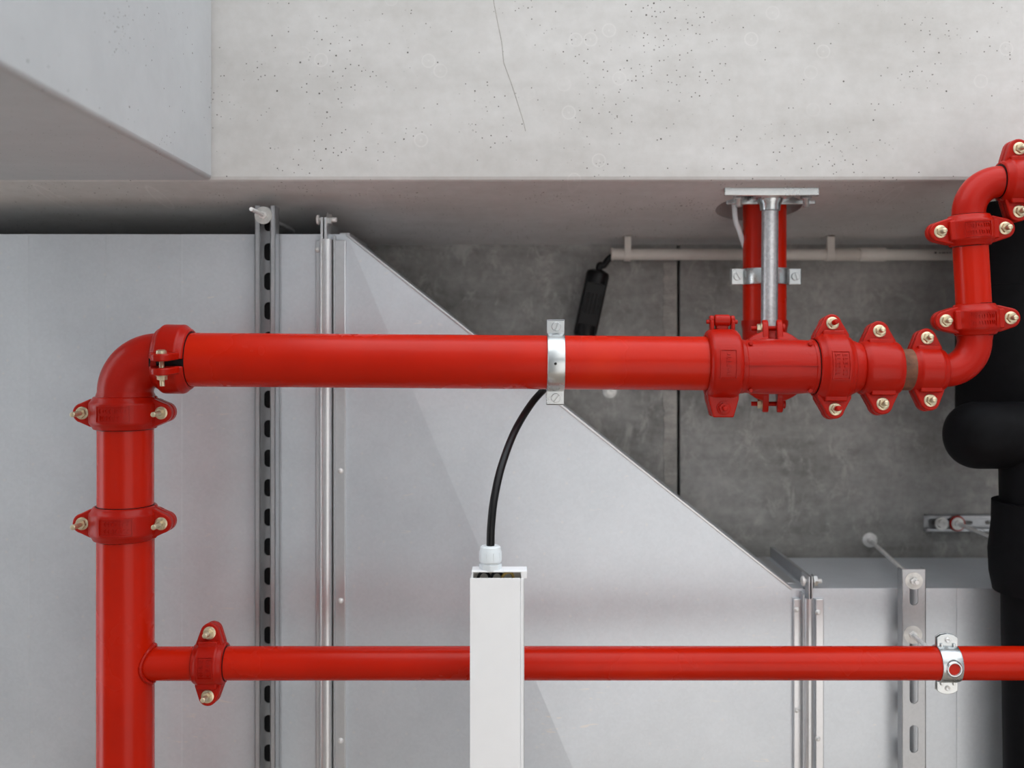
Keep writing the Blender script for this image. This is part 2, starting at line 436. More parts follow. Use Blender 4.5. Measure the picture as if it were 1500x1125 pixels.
# ------------------------------------------------------------------ pipes
def pipe(label, a, b, r, name='fire_pipe', mat='red_pipe_paint', rolled=True, group='red fire main pipes', cat='pipe'):
    c = (a + b) / 2; L = (b - a).length
    bm = bmesh.new()
    prof = [(-L / 2, r - 0.002), (-L / 2 + 0.002, r), (L / 2 - 0.002, r), (L / 2, r - 0.002)]
    add_lathe(bm, (0, 0, 0), (1, 0, 0), prof, 64)
    o = new_obj(name, bm, mat)
    o.matrix_world = Matrix.Translation(c) @ frame(b - a, (0.0, 0.0, -1.0) if abs((b - a).normalized().z) < 0.9 else (0, 1, 0)).to_4x4()
    return tag(o, label, cat, group)
def elbow(label, a, corner, b, R, r, group='red pipe elbows', lip=0.003):
    """a -> corner -> b with bend radius R"""
    da, db = (a - corner).normalized(), (b - corner).normalized()
    ang = da.angle(db); tl = R / math.tan(ang / 2)
    s, e = corner + da * tl, corner + db * tl
    cen = corner + (da + db).normalized() * (R / math.sin(ang / 2))
    pts, rad = [], []
    La = (a - s).length; Lb = (b - e).length
    pts += [a, a + (s - a).normalized() * 0.004 if La > 0.006 else a.lerp(s, 0.4)]; rad += [r + lip, r + lip]
    n = 18; v0, v1 = s - cen, e - cen; axis = v0.cross(v1).normalized(); tot = v0.angle(v1)
    for i in range(n + 1):
        pts.append(cen + Matrix.Rotation(tot * i / n, 3, axis) @ v0); rad.append(r)
    pts += [e.lerp(b, 0.6), b]; rad += [r + lip, r + lip]
    c = corner
    bm = bmesh.new(); add_sweep(bm, [p - c for p in pts], rad, 48)
    o = new_obj('pipe_elbow', bm, 'red_cast_paint'); o.location = c
    return tag(o, label, 'pipe elbow', group)

FRONT = (0, 0, -1)
RM, RB, RS = 0.0572, 0.0350, 0.0345
# --- riser at the left of the picture
riser = thing('fire_riser', 'thick red fire pipe at the far left with a welded branch stub', 'pipe', P(184, 972), None, 'red fire main pipes')
ra, rb_ = P(184, 772) - P(184, 972), Vector((P(184, 0).x, 2.88, ZC + DP)) - P(184, 972)
bm = bmesh.new(); add_cyl(bm, ra, rb_, RM + 0.001, 64); new_obj('pipe', bm, 'red_pipe_paint', riser)
bm = bmesh.new(); add_cyl(bm, (0, 0, 0), P(293, 972) - P(184, 972), RB, 48); new_obj('branch_stub', bm, 'red_pipe_paint', riser)
bm = bmesh.new(); rings = []
for i in range(65):                              # weld seam follows the saddle line
    a = 2 * PI * i / 64
    rr = RB + 0.003; y, z = rr * math.cos(a), rr * math.sin(a)
    x = math.sqrt(max(0, (RM + 0.001) ** 2 - z * z)); c = Vector((x + 0.001, y, z)); out = Vector((0, math.cos(a), math.sin(a)))
    q = 0.0048 + 0.0007 * math.sin(i * 2.7)
    rings.append([c + (out * math.cos(t) + Vector((1, 0, 0)) * math.sin(t)) * q for t in [2 * PI * k / 8 for k in range(8)]])
add_loft(bm, rings, False); new_obj('weld_bead', bm, 'red_cast_paint', riser)

pipe('short red pipe between the two couplings at the left', P(184, 612), P(184, 757), RM)
coupling('red coupling with two gold bolts just below the large left elbow', P(183.5, 604), (0, 1, 0), FRONT, RM, 0.0345, 0.0725, 0.083, tail=0.036)
coupling('red coupling with paint tipped bolts on the left riser, second below the elbow', P(183.5, 764.5), (0, 1, 0), FRONT, RM, 0.0355, 0.0725, 0.083, tail=0.034, rm=(58, 112))
elbow('large red elbow at the upper left corner of the pipe run', P(184, 582), P(184, 527), P(243, 527.3), M(47), RM - 0.0005)
coupling('red coupling turned on its side right of the large left elbow', P(257, 526), (1, 0.008, 0), (0, 1, 0.10), RM, 0.0345, 0.0735, 0.083, tail=0.012, marks=False, ear_t=0.022, re=0.022, gap=0.014)
pipe('long thick red horizontal fire pipe held by the single silver clamp', P(266, 526.8), P(1044, 532.4), RM)

# --- small branch
coupling('red coupling with two gold bolts near the left end of the thin pipe', P(309, 971), (1, 0, 0), FRONT, RB, 0.0330, 0.0485, 0.065, tail=0.022, ear_t=0.017, re=0.020, roll=-0.10, rm=(66, 118))
pipe('thin red horizontal pipe passing behind the white light housing', P(313, 971.5), Vector((4.97, P(0, 971).y, ZC + DP)), RB)

# --- group at the right: hinged coupling, tee, couplings, reducer, nipple
def hinged_coupling():
    t = thing('pipe_coupling', 'red hinged coupling at the right end of the long thick pipe', 'pipe coupling', P(1057, 533), frame((1, 0.006, 0), FRONT), 'red grooved pipe couplings')
    w, ro = 0.0345, 0.0745
    for sgn in (1, -1):
        bm = bmesh.new()
        prof = [(-w, RM), (-w, RM + 0.008), (-w * 0.8, ro - 0.002), (-w * 0.5, ro), (w * 0.5, ro), (w * 0.8, ro - 0.002), (w, RM + 0.008), (w, RM)]
        rings = [[Vector((x, r * math.cos(a), sgn * r * math.sin(a))) for x, r in prof] for a in [0.02 + (PI - 0.04) * i / 22 for i in range(23)]]
        add_loft(bm, rings)
        s = -1                                   # local y points up in the picture for a front-facing frame
        ol = [(w * 0.98, -RM * 0.9), (w * 0.92, -ro), (w * 0.62, -0.112), (-w * 0.62, -0.112), (-w * 0.92, -ro), (-w * 0.98, -RM * 0.9)]
        z = (0.002, 0.024) if sgn > 0 else (-0.024, -0.002)
        add_prism(bm, ol, *z)
        if sgn > 0:                              # hinge lugs
            for x in (-0.026, 0.018): add_box(bm, (x, ro - 0.012, -0.008), (x + 0.008, 0.092, 0.012))
        else: add_box(bm, (-0.013, ro - 0.012, -0.012), (0.013, 0.088, 0.006))
        h = new_obj('housing', bm, 'red_cast_paint', t, bevel=0.0028)
        if sgn > 0: cast_marks(h, ro, w, 66, 112, 1)
    bm = bmesh.new(); add_cyl(bm, (-0.0165, 0.092, 0.001), (0.0165, 0.092, 0.001), 0.0125, 24, ch=0.002); new_obj('hinge_barrel', bm, 'red_cast_paint', t)
    bm = bmesh.new(); add_cyl(bm, (-0.033, 0.089, 0.001), (0.033, 0.089, 0.001), 0.0045, 14, ch=0.001); new_obj('hinge_pin', bm, 'red_cast_paint', t)
    for x in (-0.022, 0.022):
        bm = bmesh.new(); add_cyl(bm, (x - 0.0045, 0.094, 0.001), (x + 0.0045, 0.094, 0.001), 0.0085, 18, ch=0.0015); new_obj('hinge_knuckle', bm, 'red_cast_paint', t)
    bolt(t, 'bolt', (0, -0.092, 0.024), FRONT_L, 0.018, 0.05, mat='red_cast_paint', nut_mat='red_cast_paint', nut_r=0.0115)
FRONT_L = (0, 0, 1)
def fix_y(o): return o
hinged_coupling()

tee = thing('pipe_tee', 'red pipe tee with a seam line under the zinc support tube', 'pipe tee', P(1137, 537), frame((1, 0.004, 0), FRONT), 'red cast fittings')
bm = bmesh.new(); hw = M(60)
add_lathe(bm, (0, 0, 0), (1, 0, 0), [(-hw, 0.0555), (-hw + 0.008, 0.0575), (-hw + 0.015, 0.0575), (-hw + 0.017, 0.0560), (-hw * 0.3, 0.0585), (hw * 0.3, 0.0585), (hw - 0.017, 0.0560), (hw - 0.015, 0.0575), (hw - 0.008, 0.0575), (hw, 0.0555)], 64)
new_obj('body', bm, 'red_cast_paint', tee)
bm = bmesh.new(); add_box(bm, (-hw * 0.86, 0.003, 0.050), (hw * 0.86, 0.0045, 0.0595)); new_obj('seam', bm, 'red_cast_paint', tee)
bm = bmesh.new()
for x, y in ((-0.062, 0.047), (-0.062, -0.047), (0.062, 0.047), (0.062, -0.047)):
    z = math.sqrt(0.0575 ** 2 - y * y)
    add_cyl(bm, (x, y, z - 0.012), (x, y * 1.05, z + 0.004), 0.0045, 12, ch=0.001)
    new_obj('cast_lug', bm, 'red_cast_paint', tee); bm = bmesh.new()
bm.free()
tilt = (P(1120, 535, DDROP) - P(1137, 537)); tl = tee.matrix_world.to_3x3().inverted() @ tilt
bm = bmesh.new(); add_cyl(bm, (0, 0, 0), tl * 0.30, RM - 0.002, 48); new_obj('outlet', bm, 'red_cast_paint', tee)
coupling('red coupling behind the tee with its lugs above and below', P(1137, 537) + tilt * 0.31, tilt, (-1, 0, 0), RM, 0.0345, 0.0800, 0.084, tail=0.012, marks=False, re=0.019, gap=0.018, ear_t=0.022, mat_bolt='red_cast_paint')
cor = P(1137, 537) + tilt
elbow('red elbow above the tee, mostly hidden', P(1137, 537) + tilt * 0.35, cor, Vector((cor.x, cor.y - 0.11, cor.z)), 0.085, 0.0535)
pipe('red pipe running through the round hole in the beam', Vector((XD, cor.y - 0.10, ZC + DDROP)), Vector((XD, YB - 0.75, ZC + DDROP)), 0.0525)

coupling('red coupling with paint covered nuts right of the tee', P(1217, 537.5), (1, 0.01, 0), FRONT, RM, 0.0370, 0.0730, 0.0905, tail=0.016, re=0.020, roll=-0.13, earw=0.95, mat_bolt='red_cast_paint', rm=(70, 116))
bm = bmesh.new(); c0 = P(1245, 538); add_lathe(bm, (0, 0, 0), (1, 0, 0), [(-0.045, RM), (0.004, RM), (0.022, 0.050), (0.030, 0.045), (0.055, 0.044)], 48)
o = new_obj('pipe_reducer', bm, 'red_cast_paint'); o.location = c0; tag(o, 'short red tapered reducer between two couplings with nuts', 'pipe reducer', 'red cast fittings')
coupling('smooth wide red coupling left of the rusty nipple', P(1286, 539.5), (1, 0.01, 0), FRONT, 0.046, 0.0410, 0.0590, 0.077, tail=0.012, re=0.022, roll=-0.15, smooth_band=True, marks=False, ear_t=0.018)
o = pipe('rusty steel nipple between two red couplings', P(1296, 541), P(1342, 541.5), 0.044, 'pipe_nipple', 'rust', group='red cast fittings')
coupling('small red coupling between the rusty nipple and the lower right elbow', P(1355.5, 542), (1, 0.01, 0), FRONT, 0.036, 0.0370, 0.0500, 0.066, tail=0.012, re=0.021, roll=-0.14, marks=False, ear_t=0.017)
elbow('small red elbow at the lower right before the black insulation', P(1362, 543), P(1427.5, 543), P(1427.5, 478), M(44), RS)
coupling('red coupling below the short upright pipe on the right', P(1428, 468), (0.045, 1, 0), FRONT, RS, 0.0330, 0.0495, 0.067, tail=0.014, re=0.021, ear_t=0.017, roll=0.04, rm=(58, 122))
pipe('short red pipe between two couplings at the upper right', P(1427, 458), P(1420.5, 346), RS + 0.001)
coupling('red coupling above the short upright pipe, white paint flecks', P(1420, 338), (0.05, 1, 0), FRONT, RS, 0.0330, 0.0495, 0.067, tail=0.014, re=0.021, ear_t=0.017, roll=0.04, rm=(58, 122))
elbow('small red elbow at the upper right below the beam', P(1419, 330), P(1418.5, 267), P(1480, 266), M(46), RS - 0.001)
coupling('red coupling cut by the right edge of the picture', P(1487, 265.5), (1, 0, 0), FRONT, RS, 0.0335, 0.0495, 0.066, tail=0.014, re=0.021, ear_t=0.017, marks=False)
pipe('red pipe leaving the upper right corner', P(1492, 265.5), Vector((4.97, P(0, 265).y, ZC + DP)), RS)

# ------------------------------------------------------------------ clamps
def band(bm, r0, r1, w, a0, a1, n=16):
    rings = []
    for i in range(n + 1):
        a = a0 + (a1 - a0) * i / n
        rings.append([Vector((x, r * math.cos(a), r * math.sin(a))) for x, r in ((-w, r0), (w, r0), (w, r1), (w * 0.75, r1 + 0.0012), (-w * 0.75, r1 + 0.0012), (-w, r1))])
    add_loft(bm, rings)
def slot_screw(par, pos, ang, r=0.0085):
    mw = Matrix.Translation(Vector(pos)) @ Matrix.Rotation(ang, 4, 'Z')
    bm = bmesh.new()
    for s in (1, -1):                             # two half heads leave the slot open
        pts = [(r * math.cos(a), s * (0.0009 + (r - 0.0009) * math.sin(a))) for a in [PI * i / 10 for i in range(11)]]
        add_prism(bm, pts, 0, 0.005, mw)
    add_prism(bm, [(r * 0.96 * math.cos(2 * PI * i / 20), r * 0.96 * math.sin(2 * PI * i / 20)) for i in range(20)], -0.002, 0.0028, mw)
    return new_obj('screw', bm, 'clamp_zinc', par, bevel=0.0007)
def two_piece_clamp(label, c, ax, r, w, ext, screws=True, group='zinc pipe clamps', front=FRONT):
    t = thing('pipe_clamp', label, 'pipe clamp', c, frame(ax, front), group)
    for sgn in (1, -1):
        bm = bmesh.new(); a0 = 0.16
        band(bm, r + 0.0005, r + 0.0045, w, sgn * a0, sgn * (PI - a0), 24)
        for s in (1, -1):
            ya, yb = sorted((s * (r - 0.001), s * ext))
            z0, z1 = sorted((sgn * 0.006, sgn * 0.0105)); add_box(bm, (-w, ya, z0), (w, yb, z1))
            ya, yb = sorted((s * (ext - 0.003), s * ext)); z0, z1 = sorted((sgn * 0.001, sgn * 0.0105)); add_box(bm, (-w * 1.02, ya, z0), (w * 1.02, yb, z1))
        new_obj('clamp_half', bm, 'clamp_zinc', t, bevel=0.001)
    return t
tc = two_piece_clamp('silver clamp with two slotted screws around the long thick red pipe', P(813.5, 530.5), (1, 0.007, 0), RM, 0.0185, 0.090)
for s, a in ((1, 1.2), (-1, 0.9)): slot_screw(tc, (0.001, s * 0.0755, 0.0105), a, 0.0095)
bm = bmesh.new(); add_cyl(bm, (-0.0025, -0.002, RM + 0.004), (-0.0025, -0.002, RM + 0.0062), 0.0028, 12); new_obj('punched_hole', bm, 'dark_gap', tc)
cl = P(813.5, 530.5); bm = bmesh.new(); thread(bm, (0, 0, -RM - 0.004), (0, 0, -1), zc - cl.z - RM + 0.003, 0.005); new_obj('hanger_rod', bm, 'rod_zinc', tc)

# clamp on the pipe through the beam
td = two_piece_clamp('silver clamp around the red pipe behind the zinc tube', P(1121, 405.5, DDROP), (0, 1, 0), 0.0525, 0.0195, 0.086)
for s, a in ((1, 0.3), (-1, 0.5)): slot_screw(td, (0, s * 0.071, 0.0105), a, 0.0095)

# clamp on the thin pipe
def stamped_clamp():
    c = P(1386, 971.5); t = thing('pipe_clamp', 'bright silver clamp with a round boss on the thin red pipe', 'pipe clamp', c, frame((1, 0, 0), FRONT), 'zinc pipe clamps')
    w = M(15)
    for sgn in (1, -1):
        bm = bmesh.new()
        band(bm, RB + 0.0005, RB + 0.003, w, sgn * 0.2, sgn * (PI - 0.2), 24)
        for s in (1, -1):
            ol = [(w, s * (RB - 0.002)), (w, s * 0.056), (w * 0.6, s * 0.0615), (0, s * 0.0640), (-w * 0.6, s * 0.0615), (-w, s * 0.056), (-w, s * (RB - 0.002))]
            z0, z1 = sorted((sgn * 0.003, sgn * 0.0065)); add_prism(bm, ol, z0, z1)
        h = new_obj('clamp_half', bm, 'clamp_zinc', t, bevel=0.0008)
        bm = bmesh.new(); add_lathe(bm, (0, 0, sgn * (RB + 0.002)), (0, 0, sgn), [(0.0030, 0.0115), (0.0055, 0.0128), (0.0055, 0.0150), (0.0035, 0.0172), (-0.004, 0.0190), (-0.006, 0.0115), (0.0030, 0.0115)], 32, False)
        new_obj('boss', bm, 'clamp_zinc', h)
        bm = bmesh.new(); add_cyl(bm, (0, 0, sgn * (RB - 0.004)), (0, 0, sgn * (RB + 0.0044)), 0.0118, 28); new_obj('boss_hole', bm, 'red_pipe_paint', h)
        if sgn > 0:
            for s in (1, -1):
                for x in (-0.6, 0.6):
                    bm = bmesh.new(); add_box(bm, (x * w - 0.0025, s * 0.040 - 0.004, 0.005), (x * w + 0.0025, s * 0.040 + 0.004, 0.0105)); new_obj('rib', bm, 'clamp_zinc', h, bevel=0.001)
    for s in (1, -1):
        bm = bmesh.new(); add_lathe(bm, (0, s * 0.0510, 0.0065), (0, 0, 1), [(0, 0.0055), (0.002, 0.0055), (0.0035, 0.004), (0.0025, 0.0022), (0.0015, 0.001)], 16); new_obj('screw', bm, 'rod_zinc', t)
    return t, c
ts, cs = stamped_clamp()

# ------------------------------------------------------------------ bracket on the beam and its tube
def bracket():
    d0, d1 = 2.300, 2.405
    x0, x1 = P(1060, 0, 2.31).x, P(1198.5, 0, 2.31).x; yf = face_y(2.30) - 0.002; xm = P(1128, 0, 2.37).x
    t = thing('wall_bracket', 'zinc rail bracket bolted to the beam side with a grey tube', 'bracket', Vector((xm, yf, ZC + 2.37)))
    b = t.location
    def bx(bm, lo, hi): add_box(bm, Vector(lo) - b, Vector(hi) - b)
    bm = bmesh.new()
    bx(bm, (x0, yf - 0.004, ZC + d0), (x1, yf + 0.019, ZC + d0 + 0.010))
    bx(bm, (x0 + 0.012, yf - 0.004, ZC + d0), (x1, yf + 0.003, ZC + d1))
    bx(bm, (P(1063, 0, d1).x, yf - 0.004, ZC + d1 - 0.010), (P(1193, 0, d1).x, yf + 0.026, ZC + d1))
    new_obj('rail', bm, 'clamp_zinc', t, bevel=0.002)
    bm = bmesh.new(); bx(bm, (xm - 0.045, yf + 0.012, ZC + 2.325), (xm + 0.045, yf + 0.018, ZC + 2.393)); new_obj('base_plate', bm, 'clamp_zinc', t, bevel=0.002)
    bm = bmesh.new(); add_lathe(bm, Vector((xm, yf + 0.004, ZC + 2.37)) - b, (0, 1, 0), [(0, 0.030), (0.018, 0.030), (0.026, 0.025), (0.040, 0.0235), (0.042, 0.021)], 32); new_obj('socket', bm, 'clamp_zinc', t)
    bm = bmesh.new(); add_cyl(bm, Vector((xm, yf + 0.02, ZC + 2.37)) - b, Vector((xm - 0.002, P(0, 478, 2.37).y, ZC + 2.37)) - b, 0.0195, 32, ch=0.001); new_obj('tube', bm, 'tube_zinc', t)
    for px in (1080, 1178):
        x = P(px, 0, 2.36).x
        bolt(t, 'bolt', Vector((x, yf + 0.010, ZC + 2.345)) - b, (0, 1, 0), 0.030, 0.012, r=0.0075, nut_r=0.0135, mat='clamp_zinc', nut_mat='clamp_zinc')
bracket()
# thin white wire hanging out of the hole
pts = spline([P(1074, 296, 2.43) + Vector((0, -0.05, 0)), P(1077, 318, 2.43), P(1083, 338, 2.44), P(1091, 362, 2.46)], 8)
bm = bmesh.new(); add_sweep(bm, pts, 0.0062, 10); tag(centre(new_obj('sealing_wire', bm, 'white_plastic')), 'pale curved wire at the round hole beside the red pipe', 'wire')

# ------------------------------------------------------------------ ducts
zd = ZC + DD; ZT = ZC + 2.725; YF = 2.88
xa, xb = P(486, 0, DD).x, P(1183, 0, DD).x
yl, yr = P(0, 343, DD).y, P(0, 862, DD).y
def duct_box(name, label, xs, zs, y0, y1):
    """sheet metal duct along X; underside follows (xs, zs) so each sheet lies at its own slight angle"""
    t = thing(name, label, 'air duct', Vector(((xs[0] + xs[-1]) / 2, (y0 + y1) / 2, zd)), None, 'zinc air ducts'); b = t.location
    for (x0, z0), (x1, z1) in zip(zip(xs, zs), zip(xs[1:], zs[1:])):
        bm = bmesh.new()
        lo = [Vector((x0 + 0.0001, y0, zd + z0)), Vector((x1 - 0.0001, y0, zd + z1)), Vector((x1 - 0.0001, y1, zd + z1)), Vector((x0 + 0.0001, y1, zd + z0))]
        hi = [Vector((p.x, p.y, zd + 0.012)) for p in lo]
        add_loft(bm, [[p - b for p in lo], [p - b for p in hi]]); new_obj('sheet_panel', bm, 'duct_zinc', t, smooth=False, bevel=0.0005)
    bm = bmesh.new(); add_box(bm, Vector((xs[0], y0 + 0.001, zd + 0.010)) - b, Vector((xs[-1], y1, ZT)) - b); new_obj('duct_body', bm, 'duct_zinc', t, smooth=False, bevel=0.003)
    return t
XL = [-4.6] + [P(p, 0, DD).x for p in (-90, 43, 155, 266, 372, 486)]
ductL = duct_box('air_duct', 'wide grey zinc air duct behind the left riser', XL, [0, 0.0042, -0.0028, 0.0, 0.0022, 0.0012, 0], yl, YF)
XR = [P(p, 0, DD).x for p in (1183, 1402, 1560)] + [4.95]
ductR = duct_box('air_duct', 'narrower zinc air duct at the lower right', XR, [0, 0.002, -0.004, 0], yr, YF)

def reducer():
    A, B = Vector((xa, yl, 0)), Vector((xb, yr, 0)); Cc, Dd = Vector((xb, YF, 0)), Vector((xa, YF, 0))
    A = Vector((xa + 0.036, yl, 0)); A0 = Vector((xa, yl, 0)); B0 = Vector((xb, yr, 0)); B = Vector((xb - 0.038, yr, 0))
    m = P(838, 1118, DD); m.z = 0
    t = thing('duct_reducer', 'slanted zinc duct transition between the wide and the narrow duct', 'air duct', Vector((m.x, m.y, zd)), None, 'zinc air ducts'); b = t.location
    zoff = -0.028
    def tri(p, q):
        bm = bmesh.new()
        lo = [p + Vector((0, 0, zd)), q + Vector((0, 0, zd)), Vector((m.x, m.y, zd + zoff))]; hi = [Vector((v.x, v.y, zd + 0.012)) for v in lo]
        add_loft(bm, [[v - b for v in lo], [v - b for v in hi]]); new_obj('sheet_panel', bm, 'duct_zinc', t, smooth=False)
    tri(Dd, A); tri(A, B); tri(B, Cc); tri(Cc, Dd)
    bm = bmesh.new()
    ol = [A0, A, B, B0, Cc, Dd]
    add_loft(bm, [[Vector((v.x, v.y, zd + 0.0005)) - b for v in ol], [Vector((v.x, v.y, ZT)) - b for v in ol]]); new_obj('duct_body', bm, 'duct_zinc', t, smooth=False)
    # folded edge along the slanted side
    d = (B - A).normalized(); nrm = Vector((d.y, -d.x, 0))
    bm = bmesh.new(); p0, p1 = A + Vector((0, 0, zd - 0.0025)), B + Vector((0, 0, zd - 0.0025))
    q = [p0 - nrm * 0.004, p0 + nrm * 0.002, p0 + nrm * 0.002 + Vector((0, 0, 0.02)), p0 - nrm * 0.004 + Vector((0, 0, 0.02))]
    add_loft(bm, [[v - b for v in q], [v + (p1 - p0) - b for v in q]]); new_obj('folded_edge', bm, 'profile_zinc', t, bevel=0.0015)
    return t
red = reducer()

def flange(parent, xc, side, y0, x_in, x_out, proud, up):
    """profile frame at a duct end: strip on the underside and on the side, with self-drilling screws"""
    b = parent.location
    lo, hi = sorted((x_in, x_out))
    bm = bmesh.new()
    add_box(bm, Vector((lo, y0 + 0.012, zd - proud)) - b, Vector((hi, YF, zd + 0.001)) - b)
    f = new_obj('flange_strip', bm, 'profile_zinc', parent, bevel=0.002)
    bm = bmesh.new(); add_box(bm, Vector((lo, y0 - 0.012, zd + 0.05)) - b, Vector((hi, y0 + 0.001, ZT)) - b)
    new_obj('flange_strip', bm, 'profile_zinc', parent, bevel=0.002)
    return f
def fscrew(f, parent, px, py, d):
    p = P(px, py, d); b = parent.location
    bm = bmesh.new(); add_lathe(bm, p - b + Vector((0, 0, 0.002)), (0, 0, -1), [(0, 0.0065), (0.003, 0.0065), (0.0045, 0.005), (0.005, 0.004), (0.009, 0.0036), (0.010, 0.001)], 14)
    new_obj('screw', bm, 'rod_zinc', f)
xf = lambda px: P(px, 0, DD).x
f1 = flange(ductL, 0, 0, P(0, 352, DD).y - 0.012, xf(463), xf(470), 0.006, 0)
f2 = flange(red, 0, 0, P(0, 352, DD).y - 0.012, xf(492), xf(507.5), 0.012, 0)
for y in (508, 690, 880, 1085): fscrew(f2, red, 499, y, DD - 0.012)
fscrew(f1, ductL, 465.5, 366, DD - 0.006)
f3 = flange(red, 0, 0, P(0, 876, DD).y - 0.012, xf(1161), xf(1176), 0.010, 0)
f4 = flange(ductR, 0, 0, P(0, 876, DD).y - 0.012, xf(1193), xf(1205), 0.010, 0)
for y in (893, 1040): fscrew(f3, red, 1167, y, DD - 0.010)
for y in (897, 1082): fscrew(f4, ductR, 1198, y, DD - 0.010)
def cleat(label, pxa, pxb, pya, bar, plates, bolt_y, bolt_x):
    x0, x1 = P(pxa, 0, DD - 0.03).x, P(pxb, 0, DD - 0.03).x; y0 = P(0, pya, DD - 0.03).y
    t = thing('flange_clip', label, 'duct clip', Vector(((x0 + x1) / 2, y0, zd)), None, 'zinc clips over the duct joints'); b = t.location
    r = (x1 - x0) / 2
    sec = [(r * math.cos(a), -0.024 - 0.010 * math.sin(a)) for a in [PI * i / 8 for i in range(9)]]
    sec = [(r, 0.0)] + sec + [(-r, 0.0)]
    bm = bmesh.new(); add_loft(bm, [[Vector((x, y, z)) for x, z in sec] for y in (0, YF - y0)]); new_obj('cleat', bm, 'profile_zinc', t)
    u0, u1 = P(bar[0], 0, DD - 0.025).x, P(bar[1], 0, DD - 0.025).x
    bm = bmesh.new(); add_box(bm, Vector((u0, y0 - 0.01, zd - 0.026)) - b, Vector((u1, YF, zd)) - b); new_obj('upstand', bm, 'strut_zinc', t, bevel=0.001)
    ytop = y0 - 0.052
    for a, c in plates:                           # corner plates standing past the duct edge
        v0, v1 = P(a, 0, DD - 0.02).x, P(c, 0, DD - 0.02).x
        bm = bmesh.new(); add_box(bm, Vector((v0, ytop, zd - 0.030)) - b, Vector((v1, y0 + 0.004, zd + 0.03)) - b); new_obj('corner_plate', bm, 'profile_zinc', t, bevel=0.0012)
    bm = bmesh.new(); add_box(bm, Vector((P(plates[0][0], 0, DD).x, ytop + 0.006, zd + 0.03)) - b, Vector((P(plates[-1][1], 0, DD).x, y0 - 0.016, ZT)) - b); new_obj('side_upstand', bm, 'strut_zinc', t, bevel=0.001)
    p = P(bolt_x, bolt_y, DD - 0.008)
    bolt(t, 'bolt', p - b, (1, 0, 0), 0.022, 0.020, r=0.006, nut_r=0.0135, mat='rod_zinc', nut_mat='clamp_zinc')
cleat('rounded zinc clip over the duct joint left of the transition', 467.5, 486, 350, (488.2, 490.2), ((470.5, 474), (476, 479.5)), 322, 480)
cleat('flat zinc clip over the duct joint right of the transition', 1179, 1193, 877, (1176, 1178.5), ((1183, 1185), (1187, 1189)), 851, 1190)

# ------------------------------------------------------------------ strut channels
def strut(label, pxa, pxb, py0, d, open_down, pitch, sl, sw, first, depth=0.036, lips=M(8, 2.33)):
    x0, x1 = P(pxa, 0, d).x, P(pxb, 0, d).x; y0 = P(0, py0, d).y; W = x1 - x0; Lg = YF - y0
    t = thing('strut_channel', label, 'channel', Vector(((x0 + x1) / 2, y0, ZC + d)), Matrix.Rotation(PI / 2, 3, 'Z'), 'zinc strut channels under the ducts')
    # local x runs along the channel, local y across, local z up
    slots = []; y = first
    while y < Lg - pitch: slots.append(y); y += pitch
    wz = (depth - 0.003, depth) if open_down else (0, 0.003)
    bm = bmesh.new(); slotted_plate(bm, 0, Lg, W - 0.002, *wz, slots, sl, sw); new_obj('web', bm, 'strut_zinc', t, smooth=False)
    if open_down:
        bm = bmesh.new(); add_box(bm, (0.0, -W / 2 + 0.002, depth + 0.0002), (Lg, W / 2 - 0.002, ZC + DD - 0.001 - (ZC + d))); new_obj('slot_shade_strip', bm, 'black_rubber', t, smooth=False)  # black strip added above the web, stands in for shade behind the slots
    for s in (1, -1):
        bm = bmesh.new(); ya, yb = sorted((s * W / 2, s * (W / 2 - 0.003)))
        add_box(bm, (0, ya, 0), (Lg, yb, depth))
        new_obj('side_wall', bm, 'strut_zinc', t, bevel=0.001)
        ya, yb = sorted((s * W / 2, s * (W / 2 - lips))); z = (0, 0.003) if open_down else (depth - 0.003, depth)
        bm = bmesh.new(); add_box(bm, (0, ya, z[0]), (Lg, yb, z[1]))
        ya, yb = sorted((s * (W / 2 - lips), s * (W / 2 - lips + 0.003))); z = (0, 0.008) if open_down else (depth - 0.008, depth); add_box(bm, (0, ya, z[0]), (Lg, yb, z[1]))
        new_obj('lip', bm, 'strut_zinc', t, bevel=0.001)
    return t
DR = 2.333
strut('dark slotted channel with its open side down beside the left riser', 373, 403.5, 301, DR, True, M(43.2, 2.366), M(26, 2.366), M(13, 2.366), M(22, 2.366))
strut('flat slotted channel with long slots at the lower right', 1321, 1356.5, 834, DR, False, M(72, DR), M(41, DR), M(12.5, DR), M(32.5, DR), depth=0.026, lips=0.004)

def rod_with_nut(label, a, b, nut_at, nut_front, washer_r=0.0155, r=0.0052, anchor=True, nut=True):
    t = thing('threaded_rod', label, 'threaded rod', a, None, 'zinc threaded rods')
    ax = (b - a)
    bm = bmesh.new(); thread(bm, (0, 0, 0), ax, ax.length, r, 0.0035, 10); new_obj('rod', bm, 'rod_zinc', t)
    if nut:
        p = nut_at - a; ax_n = ax.normalized() * nut_front
        bm = bmesh.new(); add_lathe(bm, p, ax_n, [(0, washer_r), (0.003, washer_r), (0.003, r)], 28); new_obj('washer', bm, 'washer_zinc', t)
        u, v = perp(ax_n); mw = Matrix.Translation(p) @ Matrix((u, v, ax_n)).transposed().to_4x4()
        bm = bmesh.new(); add_prism(bm, hexagon(0.0095, 0.2), 0.003, 0.0115, mw); new_obj('nut', bm, 'rod_zinc', t, smooth=False, bevel=0.001)
    if anchor:
        bm = bmesh.new(); add_lathe(bm, Vector((b.x, b.y, zc + 0.001)) - a, (0, 0, -1), [(0, 0.0205), (0.004, 0.0205), (0.006, 0.018), (0.006, 0.009), (0.016, 0.0085), (0.016, 0.004)], 28); new_obj('anchor', bm, 'rod_zinc', t)
    return t
p = P(386, 315.5, DR)
